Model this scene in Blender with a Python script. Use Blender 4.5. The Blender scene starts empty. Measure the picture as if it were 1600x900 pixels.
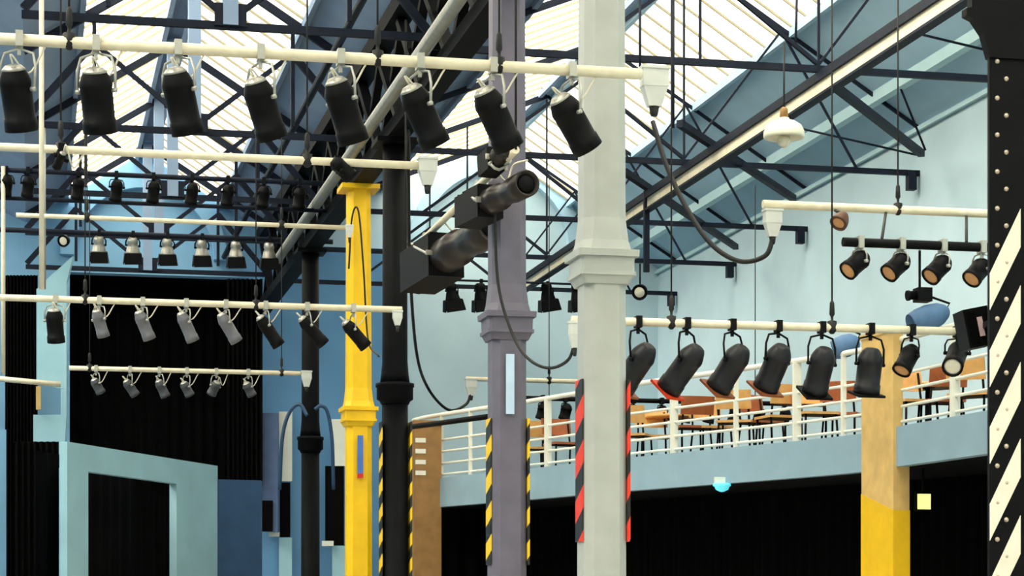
import bpy, math, random
from mathutils import Vector, Matrix
random.seed(7)
sc = bpy.context.scene
COL = sc.collection

# ------------------------------------------------------------------ camera, sky, sun, exposure
F = 3400.0                 # focal length in pixels of the 1600x900 frame
HZ = 960.0                 # pixel row of the horizon (below the frame: shifted lens)
EYE = 1.6
cam_d = bpy.data.cameras.new('camera'); cam = bpy.data.objects.new('camera', cam_d); COL.objects.link(cam)
cam.location = (0, 0, EYE); cam.rotation_euler = (math.pi/2, 0, 0)
cam_d.sensor_width = 36.0; cam_d.lens = 36.0*F/1600.0
cam_d.shift_y = (HZ-450.0)/1600.0
cam_d.clip_end = 300
sc.camera = cam

w = bpy.data.worlds.new('sky'); sc.world = w; w.use_nodes = True
bg = w.node_tree.nodes['Background']
bg.inputs[0].default_value = (0.95, 0.97, 1.0, 1); bg.inputs[1].default_value = 2.2

sd = bpy.data.lights.new('sun', 'SUN'); sun = bpy.data.objects.new('sun', sd); COL.objects.link(sun)
sd.energy = 13.0; sd.angle = math.radians(30); sd.color = (1.0, 0.93, 0.80)
# shines down from the left and from behind the camera
sun.rotation_euler = Vector((0.66, 0.40, -0.80)).to_track_quat('-Z', 'Y').to_euler()

sc.view_settings.view_transform = 'Standard'; sc.view_settings.look = 'None'
sc.view_settings.gamma = 1.0; sc.view_settings.use_curve_mapping = False
sc.view_settings.exposure = 0.27

# ------------------------------------------------------------------ frames of reference
TH = math.atan2(751.0, F)          # the hall is turned by this against the camera
CS, SN = math.cos(TH), math.sin(TH)
VDIR = Vector((CS, SN, 0)); UDIR = Vector((-SN, CS, 0)); ZUP = Vector((0, 0, 1))
def W(t, s, z):                    # hall coordinates: t across, s along, z up
    return Vector((t*CS - s*SN, t*SN + s*CS, z))
def ST(p): return (p.x*CS + p.y*SN, -p.x*SN + p.y*CS)
def P(px, py, Y):                  # a point at distance Y
    return Vector(((px-800.0)/F*Y, Y, EYE+(HZ-py)/F*Y))

# ------------------------------------------------------------------ materials
def lin(c):
    return tuple(((v/255.0)/12.92 if v/255.0 <= 0.04045 else ((v/255.0+0.055)/1.055)**2.4) for v in c)+(1,)
MATS = {}
def mat(name, rgb, rough=0.6, metal=0.0, noise=0.12, scale=3.0, bump=0.0, spec=0.4, emit=None, estr=0.0):
    if name in MATS: return MATS[name]
    m = bpy.data.materials.new(name); m.use_nodes = True; nt = m.node_tree
    b = nt.nodes['Principled BSDF']
    b.inputs['Roughness'].default_value = rough; b.inputs['Metallic'].default_value = metal
    b.inputs['Specular IOR Level'].default_value = spec
    tc = nt.nodes.new('ShaderNodeTexCoord'); n = nt.nodes.new('ShaderNodeTexNoise')
    n.inputs['Scale'].default_value = scale; n.inputs['Detail'].default_value = 5
    nt.links.new(tc.outputs['Object'], n.inputs['Vector'])
    r = nt.nodes.new('ShaderNodeValToRGB'); c = lin(rgb)
    r.color_ramp.elements[0].position = 0.3; r.color_ramp.elements[1].position = 0.7
    r.color_ramp.elements[0].color = tuple(v*(1-noise) for v in c[:3])+(1,)
    r.color_ramp.elements[1].color = tuple(min(1, v*(1+noise)) for v in c[:3])+(1,)
    nt.links.new(n.outputs['Fac'], r.inputs['Fac']); nt.links.new(r.outputs['Color'], b.inputs['Base Color'])
    if bump:
        bp = nt.nodes.new('ShaderNodeBump'); bp.inputs['Strength'].default_value = bump
        n2 = nt.nodes.new('ShaderNodeTexNoise'); n2.inputs['Scale'].default_value = scale*8
        nt.links.new(tc.outputs['Object'], n2.inputs['Vector'])
        nt.links.new(n2.outputs['Fac'], bp.inputs['Height']); nt.links.new(bp.outputs['Normal'], b.inputs['Normal'])
    if emit:
        b.inputs['Emission Color'].default_value = lin(emit); b.inputs['Emission Strength'].default_value = estr
    MATS[name] = m
    return m
def stripe_mat(name, a, bcol, period, slant):
    m = bpy.data.materials.new(name); m.use_nodes = True; nt = m.node_tree; b = nt.nodes['Principled BSDF']
    b.inputs['Roughness'].default_value = 0.45
    tc = nt.nodes.new('ShaderNodeTexCoord'); sp = nt.nodes.new('ShaderNodeSeparateXYZ')
    nt.links.new(tc.outputs['Object'], sp.inputs[0])
    m1 = nt.nodes.new('ShaderNodeMath'); m1.operation = 'MULTIPLY_ADD'; m1.inputs[1].default_value = -slant
    nt.links.new(sp.outputs['X'], m1.inputs[0]); nt.links.new(sp.outputs['Z'], m1.inputs[2])
    m2 = nt.nodes.new('ShaderNodeMath'); m2.operation = 'DIVIDE'; m2.inputs[1].default_value = period
    nt.links.new(m1.outputs[0], m2.inputs[0])
    m3 = nt.nodes.new('ShaderNodeMath'); m3.operation = 'FRACT'; nt.links.new(m2.outputs[0], m3.inputs[0])
    m4 = nt.nodes.new('ShaderNodeMath'); m4.operation = 'GREATER_THAN'; m4.inputs[1].default_value = 0.5
    nt.links.new(m3.outputs[0], m4.inputs[0])
    mx = nt.nodes.new('ShaderNodeMix'); mx.data_type = 'RGBA'
    mx.inputs[6].default_value = lin(a); mx.inputs[7].default_value = lin(bcol)
    nt.links.new(m4.outputs[0], mx.inputs[0]); nt.links.new(mx.outputs[2], b.inputs['Base Color'])
    MATS[name] = m
    return m
def glass_mat(name, tint, milk):
    m = bpy.data.materials.new(name); m.use_nodes = True; nt = m.node_tree
    for n in list(nt.nodes): nt.nodes.remove(n)
    o = nt.nodes.new('ShaderNodeOutputMaterial'); mx = nt.nodes.new('ShaderNodeMixShader')
    tr = nt.nodes.new('ShaderNodeBsdfTransparent'); tl = nt.nodes.new('ShaderNodeBsdfTranslucent')
    tr.inputs[0].default_value = tint; tl.inputs[0].default_value = (0.9, 0.88, 0.78, 1)
    mx.inputs[0].default_value = milk
    nt.links.new(tr.outputs[0], mx.inputs[1]); nt.links.new(tl.outputs[0], mx.inputs[2]); nt.links.new(mx.outputs[0], o.inputs[0])
    MATS[name] = m
    return m

BLACK = mat('black_enamel', (10, 10, 13), 0.55, 0, 0.25, 6, 0, 0.12)
IRON = mat('black_iron_paint', (8, 9, 13), 0.6, 0, 0.3, 5, 0.1, 0.08)
TRUSS = mat('dark_blue_black_steel', (22, 29, 44), 0.6, 0, 0.25, 4, 0, 0.15)
GALV = mat('galvanised_steel', (176, 176, 168), 0.4, 0.35, 0.15, 9)
SILVER = mat('bare_aluminium', (170, 168, 160), 0.35, 0.6, 0.2, 12)
CREAM = mat('cream_painted_pipe', (232, 222, 196), 0.5, 0, 0.10, 9)
BOXW = mat('white_grey_plastic', (205, 208, 204), 0.5, 0, 0.06, 6)
CABLE = mat('black_rubber', (20, 21, 23), 0.6, 0, 0.1, 6)
CABLEW = mat('white_flex', (214, 208, 190), 0.6, 0, 0.1, 6)
COLA = mat('light_grey_column_paint', (172, 176, 172), 0.5, 0, 0.06, 5, 0.15)
COLB = mat('mauve_grey_column_paint', (102, 98, 114), 0.5, 0, 0.10, 5, 0.15)
YELLOW = mat('yellow_column_paint', (236, 190, 14), 0.45, 0, 0.08, 4, 0.1)
OCHRE = mat('ochre_timber_paint', (214, 178, 110), 0.6, 0, 0.14, 5, 0.1)
BROWN = mat('brown_timber', (150, 112, 66), 0.65, 0, 0.18, 6, 0.1)
WALLB = mat('pale_blue_plaster', (192, 217, 229), 0.85, 0, 0.05, 1.2, 0.1)
WALLD = mat('mid_blue_plaster', (124, 172, 208), 0.85, 0, 0.07, 1.2, 0.1)
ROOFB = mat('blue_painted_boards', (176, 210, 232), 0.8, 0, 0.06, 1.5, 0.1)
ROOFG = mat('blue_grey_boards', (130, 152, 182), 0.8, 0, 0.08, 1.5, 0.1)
RIDGEB = mat('pale_blue_timber', (190, 222, 230), 0.75, 0, 0.05, 2)
FASCIA = mat('grey_blue_fascia_paint', (140, 168, 186), 0.7, 0, 0.06, 3, 0.08)
FLAT = mat('blue_scenery_paint', (150, 192, 208), 0.85, 0, 0.08, 1.5)
RAILW = mat('white_rail_enamel', (232, 232, 222), 0.4, 0, 0.05, 6)
DRAPE = mat('black_serge', (9, 9, 10), 0.95, 0, 0.2, 5, 0, 0.05)
FLOORM = mat('bounce_light_concrete', (176, 172, 164), 0.8, 0, 0.15, 1.5, 0.1)  # unseen floor, made pale to bounce light up to the roof
BACKW = mat('cream_plaster', (190, 196, 190), 0.85, 0, 0.05, 1.5)
WHITEP = mat('white_board', (222, 226, 218), 0.6, 0, 0.05, 3)
TANW = mat('tan_beech_ply', (226, 172, 104), 0.5, 0, 0.15, 8)
RUST = mat('reddish_ply', (166, 92, 52), 0.5, 0, 0.15, 8)
DRIVET = mat('dull_steel_rivet', (190, 176, 160), 0.45, 0.4, 0.15, 20)
WSTRIPE = mat('off_white_hazard_paint', (238, 232, 216), 0.55, 0, 0.05, 8)
GELR = mat('red_gel', (216, 62, 28), 0.4, 0, 0.1, 10)
GELO = mat('brown_amber_gel', (140, 78, 44), 0.4, 0, 0.15, 10)
LENS = mat('amber_lens_glass', (206, 150, 96), 0.15, 0, 0.1, 20)
LENSC = mat('clear_lens_glass', (226, 222, 204), 0.12, 0, 0.08, 20)
BLUESH = mat('blue_fabric', (84, 118, 158), 0.7, 0, 0.15, 6)
BLUEPL = mat('blue_plate', (70, 110, 190), 0.4, 0, 0.08, 8)
PALEPL = mat('pale_blue_plate', (190, 214, 240), 0.4, 0, 0.05, 8)
REDP = mat('red_paint', (196, 40, 36), 0.45, 0, 0.08, 8)
BLUECB = mat('blue_rubber_hose', (36, 70, 104), 0.5, 0, 0.1, 8)
SHADE = mat('white_enamel_shade', (236, 234, 214), 0.3, 0, 0.05, 6)
CYANL = mat('cyan_lamp_glass', (110, 220, 236), 0.2, 0, 0.05, 9, 0, 0.5, (90, 220, 240), 0.6)
SIGNL = mat('lit_sign_face', (236, 232, 150), 0.4, 0, 0.02, 9, 0, 0.3, (240, 238, 150), 0.9)
LABELP = mat('pinkish_label', (206, 176, 176), 0.5, 0, 0.2, 30)
BARM = mat('weathered_glazing_bar', (168, 158, 128), 0.6, 0, 0.1, 6)
PANE = glass_mat('cloudy_roof_glass', (0.95, 0.95, 0.92, 1), 0.55)
HAZY = stripe_mat('yellow_black_hazard_tape', (238, 196, 20), (16, 15, 14), 0.30, 1.6)
HAZR = stripe_mat('red_black_hazard_tape', (226, 56, 30), (16, 15, 14), 0.34, 2.2)

# ------------------------------------------------------------------ mesh building
def base_of(o):
    p = Vector((0, 0, 0))
    while o is not None:
        p += o.location; o = o.parent
    return p
class MB:
    def __init__(s): s.v = []; s.f = []; s.sm = []
    def quadbox(s, c8):
        b = len(s.v); s.v += [Vector(c) for c in c8]
        for f in ((0,3,2,1),(4,5,6,7),(0,1,5,4),(1,2,6,5),(2,3,7,6),(3,0,4,7)):
            s.f.append([b+i for i in f]); s.sm.append(False)
        return s
    def box(s, c, x, y, z, ax=None, ay=None, az=None):     # full sizes; axes default to the hall's
        ax = ax or VDIR; ay = ay or UDIR; az = az or ZUP
        c = Vector(c); o = []
        for k in (-.5, .5):
            for i, j in ((-.5,-.5),(.5,-.5),(.5,.5),(-.5,.5)):
                o.append(c+ax*(i*x)+ay*(j*y)+az*(k*z))
        return s.quadbox(o)
    def bar(s, a, b, wd, ht=None):                          # square bar from a to b
        a = Vector(a); b = Vector(b); ht = ht or wd; d = (b-a).normalized()
        r = d.cross(ZUP)
        r = r.normalized() if r.length > 1e-4 else VDIR.copy()
        u = r.cross(d).normalized(); o = []
        for p in (a, b):
            for i, j in ((-.5,-.5),(.5,-.5),(.5,.5),(-.5,.5)): o.append(p+r*(i*wd)+u*(j*ht))
        return s.quadbox(o)
    def tube(s, pts, r, n=8, caps=True):
        pts = [Vector(p) for p in pts]; rings = []; prev = None
        for i, p in enumerate(pts):
            d = (pts[min(i+1, len(pts)-1)]-pts[max(i-1, 0)]).normalized()
            if prev is None:
                a = d.cross(ZUP)
                if a.length < 1e-3: a = d.cross(Vector((1, 0, 0)))
                a.normalize()
            else:
                a = prev - d*prev.dot(d); a.normalize()
            prev = a; b = d.cross(a); rr = r[i] if isinstance(r, (list, tuple)) else r
            k0 = len(s.v)
            for k in range(n):
                q = 2*math.pi*k/n; s.v.append(p+a*(rr*math.cos(q))+b*(rr*math.sin(q)))
            rings.append(k0)
        for i in range(len(rings)-1):
            for k in range(n):
                s.f.append([rings[i]+k, rings[i]+(k+1) % n, rings[i+1]+(k+1) % n, rings[i+1]+k]); s.sm.append(True)
        if caps:
            s.f.append([rings[0]+k for k in range(n)][::-1]); s.sm.append(False)
            s.f.append([rings[-1]+k for k in range(n)]); s.sm.append(False)
        return s
    def lathe(s, a, d, prof, n=16):                         # prof: (distance along d, radius)
        a = Vector(a); d = Vector(d).normalized(); e = d.cross(ZUP)
        if e.length < 1e-3: e = d.cross(Vector((1, 0, 0)))
        e.normalize(); g = d.cross(e); rings = []
        for h, r in prof:
            k0 = len(s.v); rings.append(k0)
            for k in range(n):
                q = 2*math.pi*k/n; s.v.append(a+d*h+e*(r*math.cos(q))+g*(r*math.sin(q)))
        for i in range(len(rings)-1):
            for k in range(n):
                s.f.append([rings[i]+k, rings[i]+(k+1) % n, rings[i+1]+(k+1) % n, rings[i+1]+k]); s.sm.append(True)
        s.f.append([rings[0]+k for k in range(n)][::-1]); s.sm.append(False)
        s.f.append([rings[-1]+k for k in range(n)]); s.sm.append(False)
        return s
    def prism(s, poly, d):                                  # poly of points, extruded by vector d
        b = len(s.v); n = len(poly); d = Vector(d)
        s.v += [Vector(p) for p in poly]+[Vector(p)+d for p in poly]
        s.f.append(list(range(b, b+n))[::-1]); s.sm.append(False)
        s.f.append(list(range(b+n, b+2*n))); s.sm.append(False)
        for i in range(n):
            s.f.append([b+i, b+(i+1) % n, b+n+(i+1) % n, b+n+i]); s.sm.append(False)
        return s
    def strip(s, a, b):                                     # sheet between two rows of points
        k = len(s.v); n = len(a); s.v += [Vector(p) for p in a]+[Vector(p) for p in b]
        for i in range(n-1):
            s.f.append([k+i, k+i+1, k+n+i+1, k+n+i]); s.sm.append(True)
        return s
    def build(s, name, m, parent=None, loc=None, kind=None):
        base = base_of(parent) if parent is not None else Vector((0, 0, 0))
        lo = Vector(loc)-base if loc is not None else Vector((0, 0, 0))
        off = base+lo
        me = bpy.data.meshes.new(name); me.from_pydata([tuple(v-off) for v in s.v], [], s.f)
        me.polygons.foreach_set('use_smooth', s.sm); me.materials.append(m); me.update()
        o = bpy.data.objects.new(name, me); COL.objects.link(o); o.location = lo
        if parent is not None: o.parent = parent
        if kind: o['kind'] = kind
        return o
def thing(name, label, cat, loc, group=None):
    o = bpy.data.objects.new(name, None); COL.objects.link(o); o.empty_display_size = 0.1
    o.location = loc; o['label'] = label; o['category'] = cat
    if group: o['group'] = group
    return o
def tag(o, label, cat, group=None):
    o['label'] = label; o['category'] = cat
    if group: o['group'] = group
    return o
def struct(o, label):
    o['kind'] = 'structure'; o['label'] = label
    return o
def copy_child(o, parent, loc):
    c = o.copy(); COL.objects.link(c); c.parent = parent; c.location = loc
    return c
def sag(a, b, drop, n=14):
    a = Vector(a); b = Vector(b)
    return [a.lerp(b, i/n)-ZUP*(drop*4*(i/n)*(1-i/n)) for i in range(n+1)]
def smooth(pts, n=6):                                        # Catmull-Rom through points
    pts = [Vector(p) for p in pts]; q = [pts[0]*2-pts[1]]+pts+[pts[-1]*2-pts[-2]]; out = []
    for i in range(1, len(q)-2):
        for k in range(n):
            u = k/n; a, b, c, d = q[i-1], q[i], q[i+1], q[i+2]
            out.append(0.5*((2*b)+(c-a)*u+(2*a-5*b+4*c-d)*u*u+(3*b-a-3*c+d)*u**3))
    return out+[pts[-1]]
ORD = ['first', 'second', 'third', 'fourth', 'fifth', 'sixth', 'seventh', 'eighth', 'ninth', 'tenth', 'eleventh', 'twelfth', 'thirteenth', 'fourteenth', 'fifteenth', 'sixteenth']

# ------------------------------------------------------------------ the hall: floor, walls, roof
T_ROW = 4.25; T_WALL = 12.13; S0 = -6.0; S_END = 41.5
RID_N = (2.07, 10.30); RID_A = (8.70, 10.68); VAL = 8.90; EAVE = 8.45
b = MB(); b.box(W(2.0, 18, -0.1), 21.5, 48.5, 0.2)
struct(b.build('floor', FLOORM), 'unseen concrete floor of the hall, lightened to bounce light')
b = MB(); b.box(W(T_WALL+0.15, 17.75, EAVE/2), 0.3, 47.5, EAVE)
wall_right = struct(b.build('wall_right', WALLB), 'tall pale blue plaster side wall at right')
b = MB(); b.box(W(-8.15, 17.75, EAVE/2), 0.3, 47.5, EAVE)
struct(b.build('wall_left', WALLD), 'blue plaster wall on the far left side')
b = MB(); b.prism([W(-8, S0, 0), W(T_WALL, S0, 0), W(T_WALL, S0, EAVE), W(RID_A[0], S0, RID_A[1]), W(T_ROW, S0, VAL), W(RID_N[0], S0, RID_N[1]), W(-.1, S0, VAL), W(-4.2, S0, 10.7), W(-8, S0, EAVE)], UDIR*-0.3)
struct(b.build('wall_behind', BACKW), 'cream plaster wall behind the viewer')
# end wall: aisle gable (pale) and nave gable (blue) with its stage opening
b = MB(); b.prism([W(T_ROW, S_END, 0), W(T_WALL, S_END, 0), W(T_WALL, S_END, EAVE), W(RID_A[0], S_END, RID_A[1]), W(T_ROW, S_END, VAL)], UDIR*0.3)
wall_end = struct(b.build('wall_end', WALLB), 'pale blue gable wall closing the right hand bay')
b = MB(); b.prism([W(T_ROW, S_END-.3, 0), W(6.98, S_END-.3, 0), W(6.98, S_END-.3, 8.6), W(T_ROW, S_END-.3, 8.6)], UDIR*.3)
struct(b.build('wall_pier', mat('deep_blue_plaster', (98, 148, 192), .85, 0, .06, 1.2, .1)), 'mid blue pier of the end wall behind the yellow column')
OP0, OP1, OPZ = 0.70, 4.05, 8.0
b = MB()
b.prism([W(-.1, S_END, OPZ), W(T_ROW, S_END, OPZ), W(T_ROW, S_END, VAL), W(RID_N[0], S_END, RID_N[1]), W(-.1, S_END, VAL)], UDIR*0.3)
b.box(W((OP1+T_ROW)/2, S_END+.15, OPZ/2), T_ROW-OP1, 0.3, OPZ)
b.box(W((OP0-.1)/2, S_END+.15, OPZ/2), OP0+.1, 0.3, OPZ)
b.prism([W(-8, S_END, 0), W(-.1, S_END, 0), W(-.1, S_END, VAL), W(-4.2, S_END, 10.7), W(-8, S_END, EAVE)], UDIR*0.3)
struct(b.build('wall_stage', WALLD), 'blue gable wall over the black stage opening')

def slope(label, t0, z0, t1, z1, g0, g1, m, s_from=S0, s_to=S_END+0.3, fine=(24.0, S_END+0.3), pitch=0.55):
    """one roof slope: boards below and above a glazed band; panes and bars are its parts"""
    def zz(t): return z0+(z1-z0)*(t-t0)/(t1-t0)
    th = 0.09; b = MB()
    for a, c in ((t0, g0), (g1, t1)):
        if abs(a-c) < 1e-3: continue
        b.quadbox([W(a, s_from, zz(a)), W(c, s_from, zz(c)), W(c, s_to, zz(c)), W(a, s_to, zz(a)),
                   W(a, s_from, zz(a)+th), W(c, s_from, zz(c)+th), W(c, s_to, zz(c)+th), W(a, s_to, zz(a)+th)])
    root = struct(b.build('ceiling', m), label)
    nf = int(round((fine[1]-fine[0])/pitch)); pitch = (fine[1]-fine[0])/nf
    mid = (g0+g1)/2
    def pane(bb, s, wd):
        e = 0.012
        bb.quadbox([W(g0, s, zz(g0)+.03), W(g1, s, zz(g1)+.03), W(g1, s+wd, zz(g1)+.03), W(g0, s+wd, zz(g0)+.03),
                    W(g0, s, zz(g0)+.03+e), W(g1, s, zz(g1)+.03+e), W(g1, s+wd, zz(g1)+.03+e), W(g0, s+wd, zz(g0)+.03+e)])
    def gbar(bb, s):
        bb.bar(W(g0, s, zz(g0)+.02), W(g1, s, zz(g1)+.02), 0.024, 0.04)
    pb = MB(); pane(pb, fine[0], pitch-.0); p0 = pb.build('pane', PANE, root, W(mid, fine[0], zz(mid)))
    gb = MB(); gbar(gb, fine[0]); g_0 = gb.build('glazing_bar', BARM, root, W(mid, fine[0], zz(mid)))
    for k in range(1, nf):
        copy_child(p0, root, p0.location+UDIR*(pitch*k)); copy_child(g_0, root, g_0.location+UDIR*(pitch*k))
    pb = MB(); gb = MB(); n = int(round((fine[0]-s_from)/pitch)); q = (fine[0]-s_from)/n
    for k in range(n): pane(pb, s_from+q*k, q); gbar(gb, s_from+q*k)
    pb.build('pane_run', PANE, root, kind='stuff'); gb.build('glazing_bar_run', BARM, root, kind='stuff')
    # longitudinal purlin carrying the bars
    for tt in (g0, g1):
        pu = MB(); pu.bar(W(tt, s_from, zz(tt)-.06), W(tt, s_to, zz(tt)-.06), .07, .11); pu.build('purlin', m, root)
    return root
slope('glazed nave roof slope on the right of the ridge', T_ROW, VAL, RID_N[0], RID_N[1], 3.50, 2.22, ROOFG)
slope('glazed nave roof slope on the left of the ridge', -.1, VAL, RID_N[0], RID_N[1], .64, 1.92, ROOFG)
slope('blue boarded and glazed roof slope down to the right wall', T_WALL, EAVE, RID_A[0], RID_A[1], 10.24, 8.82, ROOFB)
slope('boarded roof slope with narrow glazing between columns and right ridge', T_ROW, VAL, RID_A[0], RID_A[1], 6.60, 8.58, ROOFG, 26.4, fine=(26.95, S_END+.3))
slope('unseen nearer roof slope between columns and right ridge, glazed wide for light', T_ROW, VAL, RID_A[0], RID_A[1], 4.70, 8.58, ROOFG, S0, 26.4, (25.3, 26.4))  # out of view; glazing widened here to brighten the right wall
# far left bay, seen only past the nave
for lab, a in (('roof slope of the far left bay', (-.1, VAL, -4.2, 10.7, -1.4, -4.0)), ('outer roof slope of the far left bay', (-8, EAVE, -4.2, 10.7, -6.2, -4.4))):
    t0, z0, t1, z1, g0, g1 = a
    def zz(t): return z0+(z1-z0)*(t-t0)/(t1-t0)
    b = MB(); g = MB()
    for bb, p, q in ((b, t0, g0), (b, g1, t1), (g, g0, g1)):
        bb.quadbox([W(p, S0, zz(p)), W(q, S0, zz(q)), W(q, S_END+.3, zz(q)), W(p, S_END+.3, zz(p)), W(p, S0, zz(p)+.05), W(q, S0, zz(q)+.05), W(q, S_END+.3, zz(q)+.05), W(p, S_END+.3, zz(p)+.05)])
    o = struct(b.build('ceiling', ROOFG), lab); g.build('pane_run', PANE, o, kind='stuff')

# pale timber cornice along the boarded slope and a wall plate
b = MB(); b.bar(W(11.5, S0, 8.80), W(11.5, S_END, 8.80), 0.13, 0.16)
struct(b.build('trim_1', RIDGEB), 'pale blue purlin running along the boarded roof slope')
b = MB(); b.bar(W(T_WALL-.05, S0, EAVE-.08), W(T_WALL-.05, S_END, EAVE-.08), 0.05, 0.06)
struct(b.build('trim_2', RIDGEB), 'pale blue wall plate under the eaves')
def arch(name, label, tc, zc, r, m, wd=0.28, dep=0.22, a0=0, a1=180):
    b = MB(); n = 24
    for k in range(n):
        q0 = math.radians(a0+(a1-a0)*k/n); q1 = math.radians(a0+(a1-a0)*(k+1)/n); o = []
        for s in (S_END-dep, S_END):
            for rr, q in ((r, q0), (r, q1), (r-wd, q1), (r-wd, q0)): o.append(W(tc+rr*math.cos(q), s, zc+rr*math.sin(q)))
        b.quadbox(o)
    return struct(b.build(name, m), label)
arch('trim_3', 'blue arch band on the end wall of the right bay', 8.82, 8.75, 1.72, ROOFB)
arch('trim_4', 'blue arch band above the stage opening', 2.07, 8.30, 1.55, WALLD, 0.25)

# ------------------------------------------------------------------ columns
def collar_box(b, c, z, wd, h): b.box(Vector((c.x, c.y, z)), wd, wd, h)
def chamfer_ring(c, wd, ch, z):
    h = wd/2; e = h-ch; o = []
    for x, y in ((-e,-h),(e,-h),(h,-e),(h,e),(e,h),(-e,h),(-h,e),(-h,-e)): o.append(Vector((c.x, c.y, z))+VDIR*x+UDIR*y)
    return o
def loft(b, rings):
    k = len(b.v); n = len(rings[0])
    for r in rings: b.v += r
    for i in range(len(rings)-1):
        for j in range(n):
            b.f.append([k+i*n+j, k+i*n+(j+1) % n, k+(i+1)*n+(j+1) % n, k+(i+1)*n+j]); b.sm.append(False)
    b.f.append([k+j for j in range(n)][::-1]); b.sm.append(False)
    m = len(rings)-1; b.f.append([k+m*n+j for j in range(n)]); b.sm.append(False)
def column(px, Y, wd, m, label, zc, ztop, tape=None, tape_z=None, round_=False, flare=True):
    c = Vector(((px-800)/F*Y, Y, 0)); root = thing('cast_iron_column', label, 'column', c, 'columns in the row down the hall')
    ch = wd*0.2
    b = MB()
    if round_: b.lathe(c, ZUP, [(0, wd*.62), (.25, wd*.62), (.3, wd*.5), (zc-.1, wd*.47)], 20)
    else: loft(b, [chamfer_ring(c, wd*1.25, ch, 0), chamfer_ring(c, wd*1.25, ch, .3), chamfer_ring(c, wd, ch, .4), chamfer_ring(c, wd*.97, ch, zc-.1)])
    b.build('lower_shaft', m, root)
    b = MB(); hw = wd*1.42
    if round_: b.lathe(c+ZUP*(zc-.14), ZUP, [(0, wd*.5), (.04, wd*.56), (.06, wd*.66), (.20, wd*.66), (.21, wd*.70), (.25, wd*.70), (.26, wd*.54)], 20)
    else:
        loft(b, [chamfer_ring(c, wd*1.05, .02, zc-.16), chamfer_ring(c, wd*1.22, .02, zc-.10), chamfer_ring(c, wd*1.24, .02, zc+.04)])
        loft(b, [chamfer_ring(c, wd*1.40, .015, zc+.04), chamfer_ring(c, wd*1.42, .015, zc+.09)])
        loft(b, [chamfer_ring(c, wd*1.30, .02, zc-.10), chamfer_ring(c, wd*1.30, .02, zc-.07)])
    b.build('collar', m, root)
    b = MB()
    if round_: b.lathe(c+ZUP*(zc+.12), ZUP, [(0, wd*.54), (.1, wd*.50), (.25, wd*.46), (ztop-zc-.12, wd*.44)], 20)
    else: loft(b, [chamfer_ring(c, wd*1.2, ch, zc+.09), chamfer_ring(c, wd*1.08, ch, zc+.17), chamfer_ring(c, wd*.97, ch, zc+.34), chamfer_ring(c, wd*.90, ch, ztop)])
    b.build('upper_shaft', m, root)
    b = MB(); b.box(c+ZUP*(ztop+.03), wd*1.5, wd*1.5, .06); b.build('cap_plate', m, root)
    if tape:
        z0, z1 = tape_z
        for sgn in (-1, 1):
            b = MB(); h = wd/2
            if sgn < 0: b.box(c+VDIR*(-h-.006)+ZUP*((z0+z1)/2), .012, wd*.62, z1-z0)
            else: b.box(c+VDIR*(h+.010)+UDIR*(-h*.2)+ZUP*((z0+z1)/2), .024, wd*.62, z1-z0)
            b.build('hazard_strip', tape, root)
    return root, c
colA, cA = column(940, 16.5, .335, COLA, 'light grey cast iron column with square collar and red hazard strips', 1.6+545/206., 8.6, HAZR, (2.15, 1.6+365/206.))
colB, cB = column(792, 19.8, .325, COLB, 'mauve grey cast iron column with collar and yellow hazard strips', 1.6+454/171.7, 8.6, HAZY, (2.05, 1.6+305/171.7))
colC, cC = column(617, 26.0, .33, IRON, 'black iron column with round collar beside the yellow column', 1.6+346/130.8, 7.2, HAZY, (1.2, 1.6+300/130.8), True)
colD, cD = column(560, 28.8, .335, YELLOW, 'bright yellow iron column with collar and blue plate', 1.6+312/118., 7.2)
colE, cE = column(485, 33.8, .30, IRON, 'slim black iron column farthest down the row', 1.6+266/100.6, 7.2, None, None, True)
# plates fixed to columns
def plate(c, px, py, h, wd, Y, m, root, red=False):
    p = P(px, py, Y); b = MB(); b.box(p, wd, .02, h); o = b.build('number_plate', m, root)
    if red:
        b = MB(); b.box(p-ZUP*(h/2+.03), wd, .022, .06); b.build('red_tag', REDP, root)
plate(cB, 797, 600, .54, .075, 19.8-.19, PALEPL, colB)
plate(cD, 563, 710, .50, .075, 28.8-.20, BLUEPL, colD, True)

# riveted stanchion at the right edge of the picture
YR = 9.5; cR = Vector(((1603-800)/F*YR, YR, 0))
R = thing('riveted_stanchion', 'black riveted steel stanchion with white diagonal hazard stripes', 'column', cR)
fr = P(1546, 500, YR-.16); fl_w = 0.34
cR2 = Vector((fr.x, fr.y, 0))
tR, sR = ST(cR2)
def RW(dt, ds, z): return W(tR+dt, sR+ds, z)
b = MB(); b.box(RW(fl_w/2, .01, 3.4), fl_w, .02, 6.8); b.build('front_flange', BLACK, R)
b = MB(); b.box(RW(fl_w/2+.03, .14, 3.4), .03, .24, 6.8); b.build('web', BLACK, R)
zt = P(1546, 105, YR).z
b = MB(); b.prism([RW(0, -.01, zt), RW(-.03, -.01, zt+.10), RW(-.075, -.01, zt+.16), RW(-.11, -.01, zt+.175), RW(-.11, -.01, zt+.205), RW(-.085, -.01, zt+.21), RW(-.08, -.01, zt+.5), RW(fl_w, -.01, zt+.5), RW(fl_w, -.01, zt)], UDIR*.05)
b.build('bracket', BLACK, R)
rv = None
for i in range(44):
    for k, dt in enumerate((.036, .078)):
        z = .5+i*.158+(0 if k == 0 else .085)
        p = RW(dt, -.0, z)
        if rv is None:
            b = MB(); b.lathe(p+UDIR*.002, -UDIR, [(0, .0115), (.005, .0105), (.009, .007), (.011, .002)], 8); rv = b.build('rivet', DRIVET, R, p)
        else: copy_child(rv, R, p-cR)
def zpix(py): return EYE+(HZ-py)/F*(YR-.15)
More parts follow.
